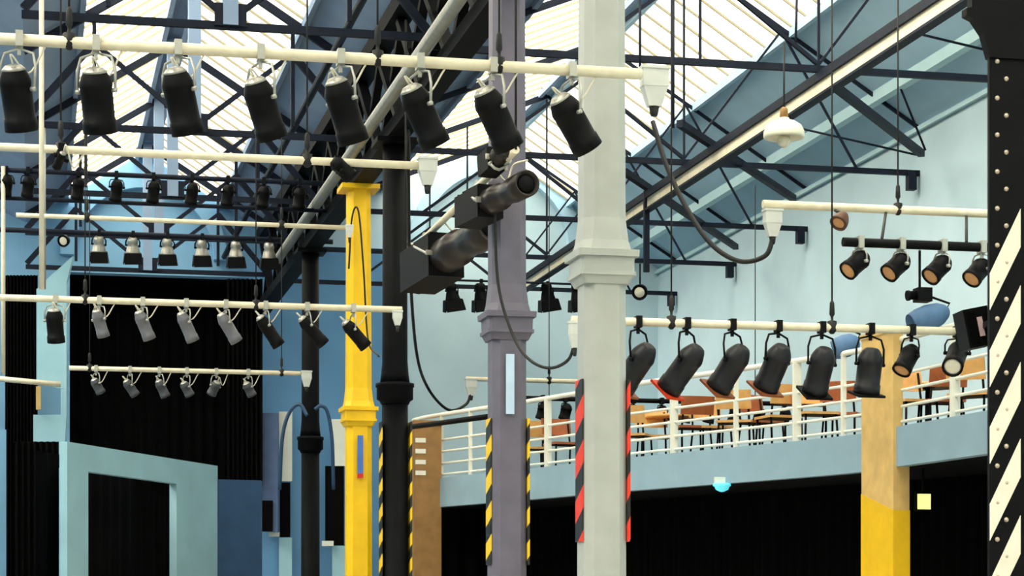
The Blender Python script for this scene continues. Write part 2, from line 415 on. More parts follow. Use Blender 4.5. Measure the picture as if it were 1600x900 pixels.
for k in range(-3, 9):
    y0 = 330+k*120
    if y0 < 320: continue
    b = MB(); wd = .142
    b.prism([RW(.0, -.002, zpix(y0+155)), RW(wd, -.002, zpix(y0+55)), RW(wd, -.002, zpix(y0-5)), RW(.0, -.002, zpix(y0+98))], UDIR*-.004)
    b.build('hazard_stripe', WSTRIPE, R)
# ------------------------------------------------------------------ roof steel
S_TR = [-1.5, 3.5, 8.5, 13.5, 18.4, 23.3, 28.5, 33.0, 36.6, 40.2]
NTH = ['nearest the viewer', 'second from the viewer', 'third from the viewer', 'fourth from the viewer', 'overhead by the front pipe', 'crossing the top of the picture', 'behind the front row of lights', 'above the yellow column', 'above the stage lights', 'against the end wall']
for i, s in enumerate(S_TR):
    if s < 10: continue
    r = thing('nave_truss', 'dark steel nave roof truss '+NTH[i], 'roof truss', W(RID_N[0], s, 7.87), 'nave roof trusses')
    def br(nm, a, c, wd=.07, h=None, m=TRUSS):
        b = MB(); b.bar(W(a[0], s, a[1]), W(c[0], s, c[1]), wd, h); return b.build(nm, m, r)
    br('tie_beam', (-.1, 7.87), (T_ROW, 7.87), .06, .08)
    br('king_post', (2.07, 7.87), (2.07, 10.2), .16, .16, ROOFG)
    for sg in (-1, 1):
        br('strut', (2.07, 7.93), (2.07+sg*1.28, 8.95), .06)
        br('strut', (2.07+sg*1.28, 8.95), (2.07+sg*2.15, 7.93), .07, .09)
        br('rafter', (2.07+sg*2.17, 8.80), (2.07, 10.16), .07, .10)
        br('hanger', (2.07+sg*1.28, 8.0), (2.07+sg*1.28, 9.3), .05)
    b = MB(); b.box(W(2.07, s-.05, 7.98), .34, .02, .24); b.build('gusset_plate', TRUSS, r)
for i, s in enumerate(S_TR):
    if s < 10: continue
    r = thing('aisle_truss', 'dark steel right bay roof truss '+NTH[i], 'roof truss', W(8.2, s, 7.77), 'right bay roof trusses')
    def br(nm, a, c, wd=.06, h=None, m=TRUSS):
        b = MB(); b.bar(W(a[0], s, a[1]), W(c[0], s, c[1]), wd, h); return b.build(nm, m, r)
    br('tie_beam', (T_ROW, 7.77), (T_WALL, 7.77), .06, .075)
    br('king_post', (8.70, 7.77), (8.70, 10.5), .028)
    br('strut', (8.70, 7.82), (7.3, 8.85), .045); br('strut', (7.3, 8.85), (5.9, 7.8), .045)
    br('strut', (8.70, 7.82), (10.1, 9.65), .03)
    br('strut', (10.1, 9.65), (11.2, 7.8), .03)
    br('hanger', (7.3, 7.8), (7.3, 10.0), .028)
    br('rafter', (T_ROW, VAL-.1), (RID_A[0], RID_A[1]-.12), .06, .09)
    br('rafter', (T_WALL, EAVE-.05), (RID_A[0], RID_A[1]-.12), .035, .05)
    b = MB(); b.box(W(T_WALL-.12, s, 7.66), .12, .12, .26); b.build('wall_bracket', TRUSS, r)
# diagonal plan braces between trusses
ZB = 7.80
for k, (a, c) in enumerate((((1285, 120), (1440, 240)), ((1062, 193), (1240, 310)), ((975, 268), (1150, 386)))):
    def hp(p): return P(p[0], p[1], (ZB-EYE)*F/(HZ-p[1]))
    A, C = hp(a), hp(c); b = MB(); b.bar(A, C, .085, .09)
    lab = ['heavy black diagonal roof brace running to the right wall', 'black diagonal roof brace behind the bright beam', 'black diagonal roof brace farthest back beside the grey column'][k]
    tag(b.build('roof_brace', TRUSS), lab, 'brace', 'diagonal roof braces')
# crane rail under the right bay ties
r = thing('crane_rail', 'bright web steel crane rail running down the right bay roof', 'beam', W(8.72, 17, 7.4))
b = MB(); b.box(W(8.72, 17.7, 7.545), .05, 46.8, .15); b.build('web', CREAM, r)
b = MB(); b.box(W(8.72, 17.7, 7.67), .12, 46.8, .10); b.build('top_flange', TRUSS, r)
b = MB(); b.box(W(8.72, 17.7, 7.455), .12, 46.8, .03); b.build('bottom_flange', TRUSS, r)
# lattice girder along the column row
r = thing('lattice_girder', 'black lattice girder carried by the column row', 'girder', W(T_ROW, 17, 7.3))
b = MB(); b.box(W(T_ROW, 17.7, 7.34), .26, 46.8, .16); b.build('bottom_chord', IRON, r)
b = MB(); b.box(W(T_ROW, 17.7, 8.70), .26, 46.8, .20); b.build('top_chord', IRON, r)
n = 30
for k in range(n):
    s = S0+47.0/n*k
    b = MB(); b.bar(W(T_ROW, s, 7.42), W(T_ROW, s+47.0/n, 8.62), .12, .10); b.build('lattice_bar', IRON, r)
    b = MB(); b.bar(W(T_ROW+.04, s, 8.62), W(T_ROW+.04, s+47.0/n, 7.42), .10, .10); b.build('lattice_bar', IRON, r)
b = MB(); b.tube([W(3.98, S0+.05, 7.47), W(3.98, 36.0, 7.47)], .075, 10)
tag(b.build('rainwater_pipe', GALV), 'grey pipe running back along the black girder', 'pipe')
b = MB(); b.tube([W(3.55, S0+.05, 8.35), W(3.55, S_END-.05, 8.35)], .05, 8)
tag(b.build('sprinkler_pipe', TRUSS), 'dark pipe under the nave roof boards', 'pipe')
# thin wall rods and hangers in the right bay
for k, (a, c, Y, lab) in enumerate((((1352, 0), (1446, 235), 29.5, 'thin dark tie rod falling to the wall near the corner'), ((1000, 0), (1000, 120), 23, 'thin vertical rod beside the grey column'), ((1052, 0), (1052, 200), 23.2, 'thin vertical rod above the white junction box'), ((1390, 42), (1540, 78), 27, 'thin dark rod high on the boarded roof'), ((1245, 0), (1243, 70), 24.6, 'thin rod meeting the truss above the pendant lamp'), ((1230, 196), (1432, 242), 30.5, 'thin dark rod behind the pendant lamp'))):
    b = MB(); b.tube([P(a[0], a[1], Y), P(c[0], c[1], Y)], .016, 6); tag(b.build('tie_rod', TRUSS), lab, 'rod', 'thin roof tie rods')
b = MB(); b.bar(P(1010, 298, 31.5), P(1010, 425, 31.5), .075); tag(b.build('hanger_post', TRUSS), 'black vertical post hanging below the crane rail', 'post')

# ------------------------------------------------------------------ pipes for lights
class Pipe:
    def __init__(s, label, end, Y, px0, r=.032, m=CREAM, px1=None, name='lighting_pipe', group='cream lighting pipes'):
        s.E = P(end[0], end[1], Y); s.r = r
        a = s.at(px0); e = s.E if px1 is None else s.at(px1)
        b = MB(); b.tube([a, a.lerp(e, .33), a.lerp(e, .66), e], r, 10)
        s.o = tag(b.build(name, m, None, a.lerp(e, .5)), label, 'pipe', group)
        s.a = a; s.e = e
    def at(s, px):
        k = (px-800.0)/F; a = (k*s.E.y-s.E.x)/(CS-k*SN); return s.E+VDIR*a
def wires(pipe, pxs, dz, label, r=.008, m=CABLE, off=0):
    for i, px in enumerate(pxs):
        p = pipe.at(px)+ZUP*pipe.r; b = MB(); b.tube([p, p+ZUP*dz], r, 6)
        o = tag(b.build('hanger_wire', m), label+(', %s along' % ORD[i+off] if len(pxs) > 1 else ''), 'wire', 'hanger wires')
        b = MB(); b.lathe(p+ZUP*.20, -ZUP, [(0, .010), (.02, .02), (.12, .024), (.14, .012), (.17, .012), (.18, .042), (.26, .042), (.29, .015)], 10); b.build('turnbuckle', m, o)
p1 = Pipe('cream pipe carrying the front row of large black spotlights', (1002, 116), 15.6, -60, .040)
p2 = Pipe('cream pipe ending at a white box by the black column', (655, 259), 18.3, -60, .033)
p3 = Pipe('thin cream pipe ending at the yellow column', (545, 356), 28.5, 25, .030)
p4 = Pipe('cream pipe crossing the yellow column to the black column', (628, 484), 25.7, -40, .038)
p5 = Pipe('short cream pipe low in front of the stage opening', (484, 584), 33.5, 108, .036)
q1 = Pipe('cream pipe high on the right ending behind the riveted stanchion', (1192, 319), 20.2, 1192, .040, CREAM, 1960)
q2 = Pipe('cream pipe carrying six spotlights in front of the balcony', (893, 500), 18.4, 893, .036, CREAM, 1500)
q3 = Pipe('far cream pipe between the mauve and grey columns', (728, 592), 33.5, 728, .036, CREAM, 1010)
for p, pxs, dz, lab in ((p1, (108, 590, 780), 2.5, 'dark wire holding the front light pipe'), (p2, (95, 480), 2.5, 'dark wire holding the second light pipe'), (p3, (136, 440), 1.2, 'thin wire holding the pipe at the yellow column'), (p4, (133, 400), 2.6, 'thin wire holding the pipe across the yellow column'), (p5, (140, 440), 2.6, 'thin wire holding the low stage pipe'), (q1, (1403,), 2.5, 'wire holding the upper right pipe'), (q2, (1049, 1300), 3.6, 'wire holding the balcony light pipe'), (q3, (858,), 2.6, 'wire holding the far pipe between columns')):
    wires(p, pxs, dz, lab)
# dark bars carrying smaller lamps
bar_d = Pipe('black lighting bar across the nave above the stage pipe', (600, 291), 31.2, -40, .035, TRUSS, None, 'lighting_bar', 'dark lighting bars')
bar_d2 = Pipe('black lower bar of the nave rig', (520, 330), 31.2, -40, .030, TRUSS, None, 'lighting_bar', 'dark lighting bars')
bar_s = Pipe('dark bar holding the silver floodlights above the stage', (520, 378), 35.2, -40, .040, TRUSS, None, 'lighting_bar', 'dark lighting bars')
bar_q1 = Pipe('short black bar with four spotlights on the upper right', (1317, 378), 19.6, 1317, .042, BLACK, 1640, 'lighting_bar', 'dark lighting bars')
bar_q3 = Pipe('long thin black bar of small spotlights above the balcony', (818, 622), 31.5, 818, .035, BLACK, 1290, 'lighting_bar', 'dark lighting bars')
bar_w = Pipe('thin dark bar against the end wall holding barn door lamps', (690, 437), 38.0, 640, .02, TRUSS, 925, 'lighting_bar', 'dark lighting bars')
for i, px in enumerate((1378, 1510)):
    a = bar_q1.at(px)+ZUP*.04; c = q1.at(px+6 if i == 0 else px)-ZUP*.03
    b = MB(); b.tube([a, c], .014, 6); tag(b.build('hanger_strap', CABLE), 'dark strap holding the four lamp bar, '+['left one', 'right one'][i], 'strap', 'lamp bar straps')
for i, px in enumerate((858, 1180)):
    a = bar_q3.at(px)+ZUP*.03; b = MB(); b.tube([a, a+ZUP*3.2], .008, 6); tag(b.build('hanger_wire', CABLE), 'wire holding the bar of small spotlights, %s one' % ['left', 'right'][i], 'wire', 'hanger wires')

# ------------------------------------------------------------------ lamps
def yoke(root, hang, ctr, axis, rad, m, thick=.012):
    side = axis.cross(ZUP)
    side = side.normalized() if side.length > .12 else VDIR.copy()
    k = rad+.018; up = hang-ZUP*.06
    nh = (up-ctr); L = nh.length; nh = nh/L if L > 1e-5 else ZUP
    side = (side-nh*side.dot(nh)).normalized()
    a = [ctr+side*k, ctr+side*k+nh*(L*.55), ctr+side*k*.8+nh*(L*.88), up, ctr-side*k*.8+nh*(L*.88), ctr-side*k+nh*(L*.55), ctr-side*k]
    b = MB(); b.tube(a, thick, 6); y = b.build('yoke', m, root)
    for sg in (-1, 1):
        b = MB(); b.lathe(ctr+side*(sg*(rad-.01)), side*sg, [(0, .016), (.038, .016), (.042, .010)], 8); b.build('tilt_knob', m, y)
def clamp(root, hang, pr, m):
    b = MB(); b.box(hang+ZUP*0, .05, pr*2+.03, pr*2+.025); b.box(hang-ZUP*(pr+.035), .025, .025, .06); b.build('hook_clamp', m, root)
def can(label, group, pipe, hpx, top, bot, wpx, dy=0.25, body=BLACK, ymat=GALV, lens=LENS, gel=None, cable=CABLEW, cat='spotlight', drop=.12, name='can_spotlight', dY=0.0):
    hang = pipe.at(hpx); Y = hang.y+dY; A = P(top[0], top[1], Y-dy*.5); B = P(bot[0], bot[1], Y+dy*.5)
    ax = (B-A); L = ax.length; ax = ax/L; r = wpx/F*Y/2
    root = thing(name, label, cat, hang, group)
    b = MB()
    b.lathe(A, ax, [(0, .42*r), (.015*L, .56*r), (.06*L, .70*r), (.13*L, .84*r), (.20*L, .95*r), (.24*L, 1.0*r), (.30*L, 1.0*r), (.31*L, .97*r), (.80*L, .96*r), (.81*L, 1.02*r), (L, 1.04*r), (L, .9*r), (.96*L, .86*r)], 18)
    b.build('can_body', body, root)
    b = MB(); b.lathe(A+ax*(.962*L), ax, [(0, .86*r), (.012*L, .70*r), (.02*L, .3*r), (.022*L, .05*r)], 16); b.build('lens', lens, root)
    if cable:
        b = MB(); b.lathe(A-ax*(.012*L), ax, [(0, .30*r), (.012*L, .50*r), (.05*L, .66*r), (.085*L, .78*r), (.09*L, .70*r)], 16); b.build('rear_cap', SILVER, root)
    if gel:
        e1 = ax.cross(ZUP); e1 = e1.normalized() if e1.length > .1 else VDIR.copy(); e2 = ax.cross(e1).normalized()
        b = MB(); b.box(B+ax*.012, r*2.25, r*2.25, .02, e1, e2, ax); b.build('gel_frame', gel, root)
    yoke(root, hang, A+ax*(.36*L), ax, r, ymat, max(.008, r*.09))
    clamp(root, hang, pipe.r, ymat)
    if cable:
        q = A-ax*.01; h2 = pipe.at(hpx+38*(Y/15.6)**-1)-ZUP*pipe.r
        mid = q.lerp(h2, .5)-ZUP*drop
        b = MB(); b.tube(smooth([q, q+(-ax)*.06, mid, h2], 5), max(.007, .05*r), 6); b.build('power_cable', cable, root)
    return root
G1 = 'large black spotlights on the front pipe'
front = [(30, (20, 102), (34, 204), 50), (150, (147, 106), (157, 207), 52), (278, (272, 106), (294, 209), 50), (407, (397, 122), (426, 216), 48), (532, (523, 122), (553, 222), 48), (656, (640, 134), (681, 226), 48), (770, (754, 138), (796, 231), 48), (893, (872, 150), (919, 233), 48)]
for i, (h, a, c, wp) in enumerate(front):
    can('large black can spotlight, %s from the left on the front pipe' % ORD[i], G1, p1, h, a, c, wp, .16, cable=CABLEW)
G4 = 'spotlights on the pipe crossing the yellow column'
row4 = [(86, (84, 482), (88, 535), 27), (155, (150, 484), (162, 526), 19), (223, (216, 486), (234, 530), 20), (291, (282, 488), (302, 533), 20), (353, (344, 490), (370, 534), 20), (415, (405, 494), (436, 540), 21), (480, (470, 496), (506, 538), 21), (552, (538, 502), (572, 542), 21)]
for i, (h, a, c, wp) in enumerate(row4):
    can(('broad black spotlight in front of the hanging flat' if i == 0 else 'grey can spotlight, %s from the left in front of the stage opening' % ORD[i-1] if i < 5 else 'black can spotlight %s' % ['right of the stage opening', 'in front of the slim black column', 'in front of the yellow column'][i-5]), G4, p4, h, a, c, wp, .12, body=(mat('grey_lamp_enamel', (112, 112, 120), .4, .2) if 0 < i < 5 else BLACK))
can('short black spotlight hanging from the second pipe near the yellow column', 'lamps on the second pipe', p2, 527, (520, 250), (548, 276), 24, .1, ymat=BLACK, cable=None)
can('small black spotlight at the left of the second pipe', 'lamps on the second pipe', p2, 96, (99, 238), (88, 262), 14, .1, ymat=BLACK)
G5 = 'dim spotlights on the low stage pipe'
for i, (h, a, c) in enumerate(((150, (146, 592), (158, 614)), (203, (196, 594), (212, 618)), (249, (247, 594), (259, 620)), (292, (286, 597), (297, 618)), (338, (340, 596), (330, 616)), (388, (384, 598), (394, 618)))):
    can('small dim spotlight, %s from the left on the low stage pipe' % ORD[i], G5, p5, h, a, c, 15, .10, body=mat('dull_grey_lamp', (70, 72, 78), .5))
Gd = 'small black lamps on the nave bar'
for i, px in enumerate((10, 44, 122, 182, 240, 300, 356, 412, 468)):
    y = bar_d.at(px); py = HZ-(y.z-EYE)*F/y.y
    can('small black lamp, %s from the left on the dark nave bar' % ORD[i], Gd, bar_d, px, (px+2, py+8), (px-2, py+40), 19, .12, ymat=BLACK, cable=None)
# floodlights with barn doors
def flood(label, group, pipe, hpx, top, bot, wpx, body=SILVER, name='barn_door_floodlight', knob=False):
    hang = pipe.at(hpx); Y = hang.y; A = P(top[0], top[1], Y); B = P(bot[0], bot[1], Y+.1); ax = (B-A); L = ax.length; ax = ax/L; r = wpx/F*Y/2
    root = thing(name, label, 'floodlight', hang, group)
    b = MB(); b.lathe(A, ax, [(0, .3*r), (.06*L, .52*r), (.22*L, .58*r), (.26*L, .5*r), (.36*L, .62*r), (.55*L, .74*r), (.60*L, .80*r)], 16); b.build('lamp_housing', body, root)
    e1 = (VDIR-ax*VDIR.dot(ax)).normalized(); e2 = ax.cross(e1).normalized(); q = A+ax*(.60*L)
    b = MB(); b.box(q+ax*.01, r*1.7, r*1.7, .03, e1, e2, ax); b.build('front_plate', BLACK, root)
    for e, f in ((e1, e2), (e2, e1)):
        for sg in (-1, 1):
            h = .40*L; b = MB()
            b.quadbox([q+e*(sg*r*.82)-f*(r*.8), q+e*(sg*r*.84)-f*(r*.8)+e*(sg*.008), q+e*(sg*r*.84)+f*(r*.8)+e*(sg*.008), q+e*(sg*r*.82)+f*(r*.8),
                       q+ax*h+e*(sg*r)-f*(r*.95), q+ax*h+e*(sg*(r+.008))-f*(r*.95), q+ax*h+e*(sg*(r+.008))+f*(r*.95), q+ax*h+e*(sg*r)+f*(r*.95)])
            b.build('barn_door', BLACK, root)
    yoke(root, hang, A+ax*(.32*L), ax, r*.62, BLACK, .012); clamp(root, hang, pipe.r, BLACK)
    return root
Gs = 'silver floodlights above the stage opening'
for i, px in enumerate((155, 208, 262, 316, 369, 421)):
    y = bar_s.at(px); py = HZ-(y.z-EYE)*F/y.y
    flood('silver floodlight with black barn doors, %s from the left above stage' % ORD[i], Gs, bar_s, px, (px-1, py+4), (px, py+46), 29)
Gw = 'barn door lamps against the end wall'
for i, (px, lab) in enumerate(((707, 'black barn door lamp farthest left on the end wall bar'), (752, 'black barn door lamp just left of the mauve column'), (856, 'black barn door lamp between the mauve and grey columns'), (903, 'black barn door lamp half hidden by the grey column'))):
    flood(lab, Gw, bar_w, px, (px-3, 442), (px+3, 486), 31, BLACK)
# small round facing lamps
def eye_lamp(label, hang, ctr, r, m=BLACK, lens=LENSC, d=(-.25, -.9, -.35), name='round_floodlight', group='small round lamps'):
    d = Vector(d).normalized(); root = thing(name, label, 'floodlight', hang, group)
    b = MB(); b.lathe(ctr-d*r*1.3, d, [(0, .35*r), (.3*r, .6*r), (.9*r, .9*r), (1.5*r, r), (1.7*r, r), (1.7*r, .86*r), (1.6*r, .84*r)], 16); b.build('lamp_housing', m, root)
    b = MB(); b.lathe(ctr+d*r*.22, d, [(0, .84*r), (.1*r, .6*r), (.16*r, .1*r)], 16); b.build('lens', lens, root)
    b = MB(); b.tube([hang, ctr+ZUP*r*.9], .014, 6); b.build('stem', BLACK, root)
eye_lamp('round lamp facing forward right of the silver floodlights', bar_s.at(476), P(477, 392, 35.0), .10)
eye_lamp('round lamp facing forward left of the silver floodlights', bar_s.at(100), P(100, 376, 35.0), .10)
eye_lamp('round lamp facing forward just right of the grey column', P(1000, 412, 37.97), P(1000, 456, 37.9), .14)
eye_lamp('round white lamp hung under the big profile spotlights', P(637, 403, 23.7), P(655, 446, 23.6), .09)
# upper right four
Gq = 'spotlights on the short black bar'
for i, (h, a, c) in enumerate(((1343, (1353, 399), (1324, 424)), (1408, (1416, 402), (1388, 428)), (1473, (1480, 405), (1453, 433)), (1534, (1540, 410), (1517, 437)))):
    can('short black spotlight with amber lens, %s along the short black bar' % ORD[i], Gq, bar_q1, h, a, c, 31, -.10, cable=None, lens=LENS)
# six over the balcony
Gb = 'large black spotlights in front of the balcony'
for i, (h, a, c, g) in enumerate(((997, (1016, 540), (972, 606), GELO), (1073, (1092, 542), (1044, 608), GELR), (1144, (1162, 542), (1122, 606), GELO), (1216, (1224, 540), (1196, 606), GELO), (1284, (1290, 544), (1273, 612), BLACK), (1360, (1362, 544), (1354, 614), BLACK))):
    lab = ['large black spotlight next to the grey column', 'large black spotlight with a red gel frame', 'large black spotlight with a brown gel, right of the red one', 'large black spotlight, fourth from left before the balcony', 'large black spotlight left of the ochre post', 'large black spotlight in front of the ochre post'][i]
    can(lab, Gb, q2, h, a, c, 40, .20 if i < 5 else .1, gel=g, ymat=BLACK, cable=None, body=mat('charcoal_lamp_enamel', (30, 31, 36), .42, 0, .2, 6, 0, .25))
can('compact black spotlight right of the ochre post', 'lamps right of the ochre post', q2, 1424, (1428, 542), (1408, 580), 30, -.1, ymat=BLACK, cable=None)
can('compact black spotlight with a bright lens near the stanchion', 'lamps right of the ochre post', q2, 1496, (1500, 540), (1488, 574), 32, -.35, ymat=BLACK, cable=None, lens=LENSC)
# row of small cans on the long thin bar
Gt = 'small black spotlights on the long bar'
for i, px in enumerate((848, 884, 990, 1034, 1072, 1109, 1147, 1186, 1226)):
    y = bar_q3.at(px); py = HZ-(y.z-EYE)*F/y.y
    can('small black spotlight, %s from the left on the long thin bar' % ORD[i], Gt, bar_q3, px, (px+3, py+8), (px-3, py+32), 18, .05, ymat=BLACK, cable=None)
# lamp at left end of upper right pipe
eye_lamp('small brown lamp hooked under the upper right pipe', q1.at(1305)-ZUP*.03, P(1312, 346, 20.0), .085, mat('brown_lamp_enamel', (92, 60, 44), .5), LENS, (-.5, -.5, -.7))

# big profile spotlights on a pipe running away from the viewer
zq = P(800, 240, 18.56).z
A = P(806, 234, 18.4); C = P(634, 404, 23.9); C.z = A.z
bp = MB(); bp.tube([A, A.lerp(C, .5), C], .034, 10)
boom = tag(bp.build('lighting_boom', CREAM, None, A), 'cream boom pipe sloping past the mauve column with profile spotlights', 'pipe')
def profile(label, hang, a, c, r, group='profile spotlights on the boom'):
    A, B = Vector(a), Vector(c); ax = B-A; L = ax.length; ax /= L
    root = thing('profile_spotlight', label, 'spotlight', hang, group)
    side = ax.cross(ZUP).normalized(); up = side.cross(ax).normalized()
    b = MB(); b.box(A+ax*(.2*L), .40*L, r*2.0, r*2.2, ax, side, up); b.box(A+ax*(.2*L)+up*(r*1.2), .28*L, r*1.3, r*.4, ax, side, up); b.build('lamp_house', BLACK, root)
    b = MB(); b.lathe(A+ax*(.38*L), ax, [(0, .95*r), (.20*L, .95*r), (.21*L, .8*r), (.40*L, .8*r), (.41*L, .92*r), (.62*L, .92*r), (.62*L, .8*r), (.60*L, .78*r)], 18); lb = b.build('lens_barrel', mat('brown_black_barrel', (40, 32, 29), .35, 0, .2, 6, 0, .3), root)
    b = MB(); b.lathe(A+ax*(.975*L), ax, [(0, .78*r), (.02, .5*r), (.03, .1*r)], 16); b.build('lens', BLACK, lb)
    for k in range(4):
        b = MB(); b.box(A+ax*((.05+.09*k)*L)+up*(r*1.12), .02, r*1.9, .02, ax, side, up); b.build('cooling_fin', BLACK, root)
    b = MB(); b.box(A+ax*(.44*L), .015, r*2.6, .05, ax, side, up); b.build('shutter', SILVER, root)
    ctr = A+ax*(.42*L); yoke(root, hang, ctr, ax, r*1.05, GALV, .014); clamp(root, hang, .034, GALV)
profile('large profile spotlight with brown barrel hung low on the boom', C.lerp(A, .22), P(652, 428, 22.8), P(772, 352, 20.6), .19)
profile('black profile spotlight crossing in front of the mauve column', C.lerp(A, .72), P(730, 334, 19.8), P(824, 286, 18.6), .125)
profile('short profile spotlight at the near end of the boom', C.lerp(A, .93), P(760, 262, 19.0), P(800, 225, 18.5), .085)
for i, k in enumerate((.12, .40, .60, .85)):
    p = C.lerp(A, k); b = MB(); b.tube(smooth([p, p+Vector((.10, 0, -.10)), p+Vector((.16, 0, .04)), p+Vector((.28, -.3, .02))], 5), .010, 6)
    tag(b.build('lamp_flex', CABLEW), 'loop of pale flex on the boom, %s from the far end' % ORD[i], 'cable', 'flex loops on the boom')
b = MB(); b.tube([A, A+ZUP*2.6], .012, 6); tag(b.build('hanger_wire', CABLE), 'wire holding the near end of the boom', 'wire', 'hanger wires')
b = MB(); b.tube([C, C+ZUP*2.6], .012, 6); tag(b.build('hanger_wire', CABLE), 'wire holding the far end of the boom', 'wire', 'hanger wires')

# ------------------------------------------------------------------ junction boxes and hanging cables
def jbox(label, p, wd, h):
    root = thing('junction_box', label, 'junction box', p, 'white junction boxes')
    b = MB(); b.box(p-ZUP*(h*.25), wd, wd*.6, h*.5); b.build('box_body', BOXW, root)
    b = MB(); loft(b, [[p-ZUP*h+VDIR*x*wd*.25+UDIR*y*wd*.2 for x, y in ((-1,-1),(1,-1),(1,1),(-1,1))], [p-ZUP*(h*.5)+VDIR*x*wd*.48+UDIR*y*wd*.28 for x, y in ((-1,-1),(1,-1),(1,1),(-1,1))]]); b.build('tapered_base', BOXW, root)
    b = MB(); b.lathe(p-ZUP*h, -ZUP, [(0, wd*.2), (.05, wd*.16), (.07, wd*.12)], 8); b.build('cable_gland', CABLE, root)
    b = MB(); b.box(p-ZUP*(h*.02), wd*1.12, wd*.7, .02); b.build('lid', BOXW, root)
jbox('white box hanging at the right end of the front pipe', P(1022, 106, 15.7), .19, .28)
jbox('white box at the right end of the second pipe', P(668, 247, 18.3), .155, .23)
jbox('white box on the black column at the yellow column pipe end', P(621, 486, 25.6), .11, .17)
jbox('white box on the slim black column', P(479, 580, 33.4), .15, .24)
jbox('white box at the left end of the far pipe', P(736, 592, 33.4), .17, .26)
jbox('white box half hidden left of the grey column', P(898, 503, 18.4), .10, .22)
jbox('white box at the left end of the upper right pipe', P(1207, 328, 20.2), .16, .25)
jbox('pale box where the thin pipe meets the yellow column', P(546, 352, 28.4), .09, .16)
def cable(label, pts, r, m=CABLE, name='hanging_cable'):
    b = MB(); b.tube(smooth(pts, 7), r, 8); return tag(b.build(name, m), label, 'cable', 'hanging cables')
cable('thick black cable looping from the roof to the upper right box', [P(1020, 190, 21), P(1040, 255, 20.8), P(1070, 320, 20.6), (P(1110, 380, 20.4)), P(1155, 408, 20.3), P(1195, 400, 20.2), P(1208, 372, 20.2)], .024)
cable('thin black cable looping down to the far pipe box', [P(638, 200, 25.3), P(640, 400, 28), P(650, 545, 31.5), P(668, 605, 32), P(700, 640, 33), P(728, 632, 33.3), P(736, 612, 33.4)], .022)
cable('thin black cable draped across the mauve column to the grey column', [P(772, 300, 19.3), P(778, 440, 19.3), P(800, 520, 19.2), P(825, 560, 19.0), P(858, 575, 18.8), P(888, 562, 18.5), P(899, 530, 18.4)], .014)
cable('thin dark cable hanging down the yellow column', [P(545, 420, 28.5), P(550, 340, 28.5), P(560, 330, 28.45), P(568, 420, 28.45), P(575, 530, 28.45), P(592, 557, 27.5)], .012)
cable('blue hose arching over the left of the slim black column', [P(437, 765, 33.7), P(441, 685, 33.6), P(452, 645, 33.6), P(468, 632, 33.55), P(480, 650, 33.5)], .03, BLUECB, 'blue_hose')
cable('blue hose arching over the right of the slim black column', [P(492, 640, 33.5), P(502, 634, 33.5), P(512, 645, 33.55), P(519, 690, 33.6), P(521, 765, 33.7)], .03, BLUECB, 'blue_hose')

# ------------------------------------------------------------------ pendant lamp
pp = P(1225, 210, 22.5)
r = thing('pendant_lamp', 'white enamel pendant lamp hanging below the crane rail', 'pendant lamp', pp)
b = MB(); b.lathe(pp+ZUP*.17, -ZUP, [(0, .05), (.02, .06), (.04, .12), (.08, .18), (.14, .21), (.19, .215), (.21, .205), (.21, .17), (.18, .16)], 24); b.build('lamp_shade', SHADE, r)
b = MB(); b.lathe(pp+ZUP*.28, -ZUP, [(0, .02), (.02, .04), (.11, .045)], 12); b.build('socket', BROWN, r)
b = MB(); b.lathe(pp-ZUP*.03, -ZUP, [(0, .06), (.04, .075), (.09, .05), (.11, .01)], 12); b.build('bulb', LENSC, r)
b = MB(); b.tube([pp+ZUP*.27, pp+ZUP*.95], .01, 6); b.build('cord', CABLE, r)

# ------------------------------------------------------------------ balcony
BZ0, BZ1 = EYE+1.45, EYE+1.84
bl = [(640, 797), (675, 793), (820, 781), (975, 767.5), (1200, 750), (1340, 738), (1400, 729), (1540, 709), (1700, 684)]
edge = []
for px, py in bl:
    Y = 1.45*F/(HZ-py); edge.append(Vector(((px-800)/F*Y, Y, 0)))
edge = smooth(edge, 4)
def in_normal(i):
    d = (edge[min(i+1, len(edge)-1)]-edge[max(i-1, 0)]).normalized(); return Vector((-d.y, d.x, 0))  # away from viewer
def off(i, k): return edge[i]+in_normal(i)*k
root = thing('balcony', 'curved balcony slab with grey blue fascia', 'balcony', edge[len(edge)//2]+ZUP*BZ0)
b = MB(); n = len(edge)
tw, sw = T_WALL, S_END
lastp = edge[-1]; tl_, sl_ = ST(lastp)
firstp = edge[0]; tf_, sf_ = ST(firstp)
poly = [off(i, .10) for i in range(n)]+[W(T_WALL-.01, sl_+1.0, 0), W(T_WALL-.01, S_END-.3, 0), W(7.7, S_END-.3, 0)]
b.prism([p+ZUP*(BZ0+.03) for p in poly], ZUP*(BZ1-BZ0-.03)); b.build('slab', mat('shade_black_slab', (15, 17, 23), .8, 0, .1, 3, 0, .1), root)  # near-black colour stands for the shade under the balcony
b = MB()
for i in range(n-1):
    a0, a1, c0, c1 = edge[i], edge[i+1], off(i, .12), off(i+1, .12)
    b.quadbox([a0+ZUP*BZ0, a1+ZUP*BZ0, c1+ZUP*BZ0, c0+ZUP*BZ0, a0+ZUP*BZ1, a1+ZUP*BZ1, c1+ZUP*BZ1, c0+ZUP*BZ1])
b.build('fascia', FASCIA, root)
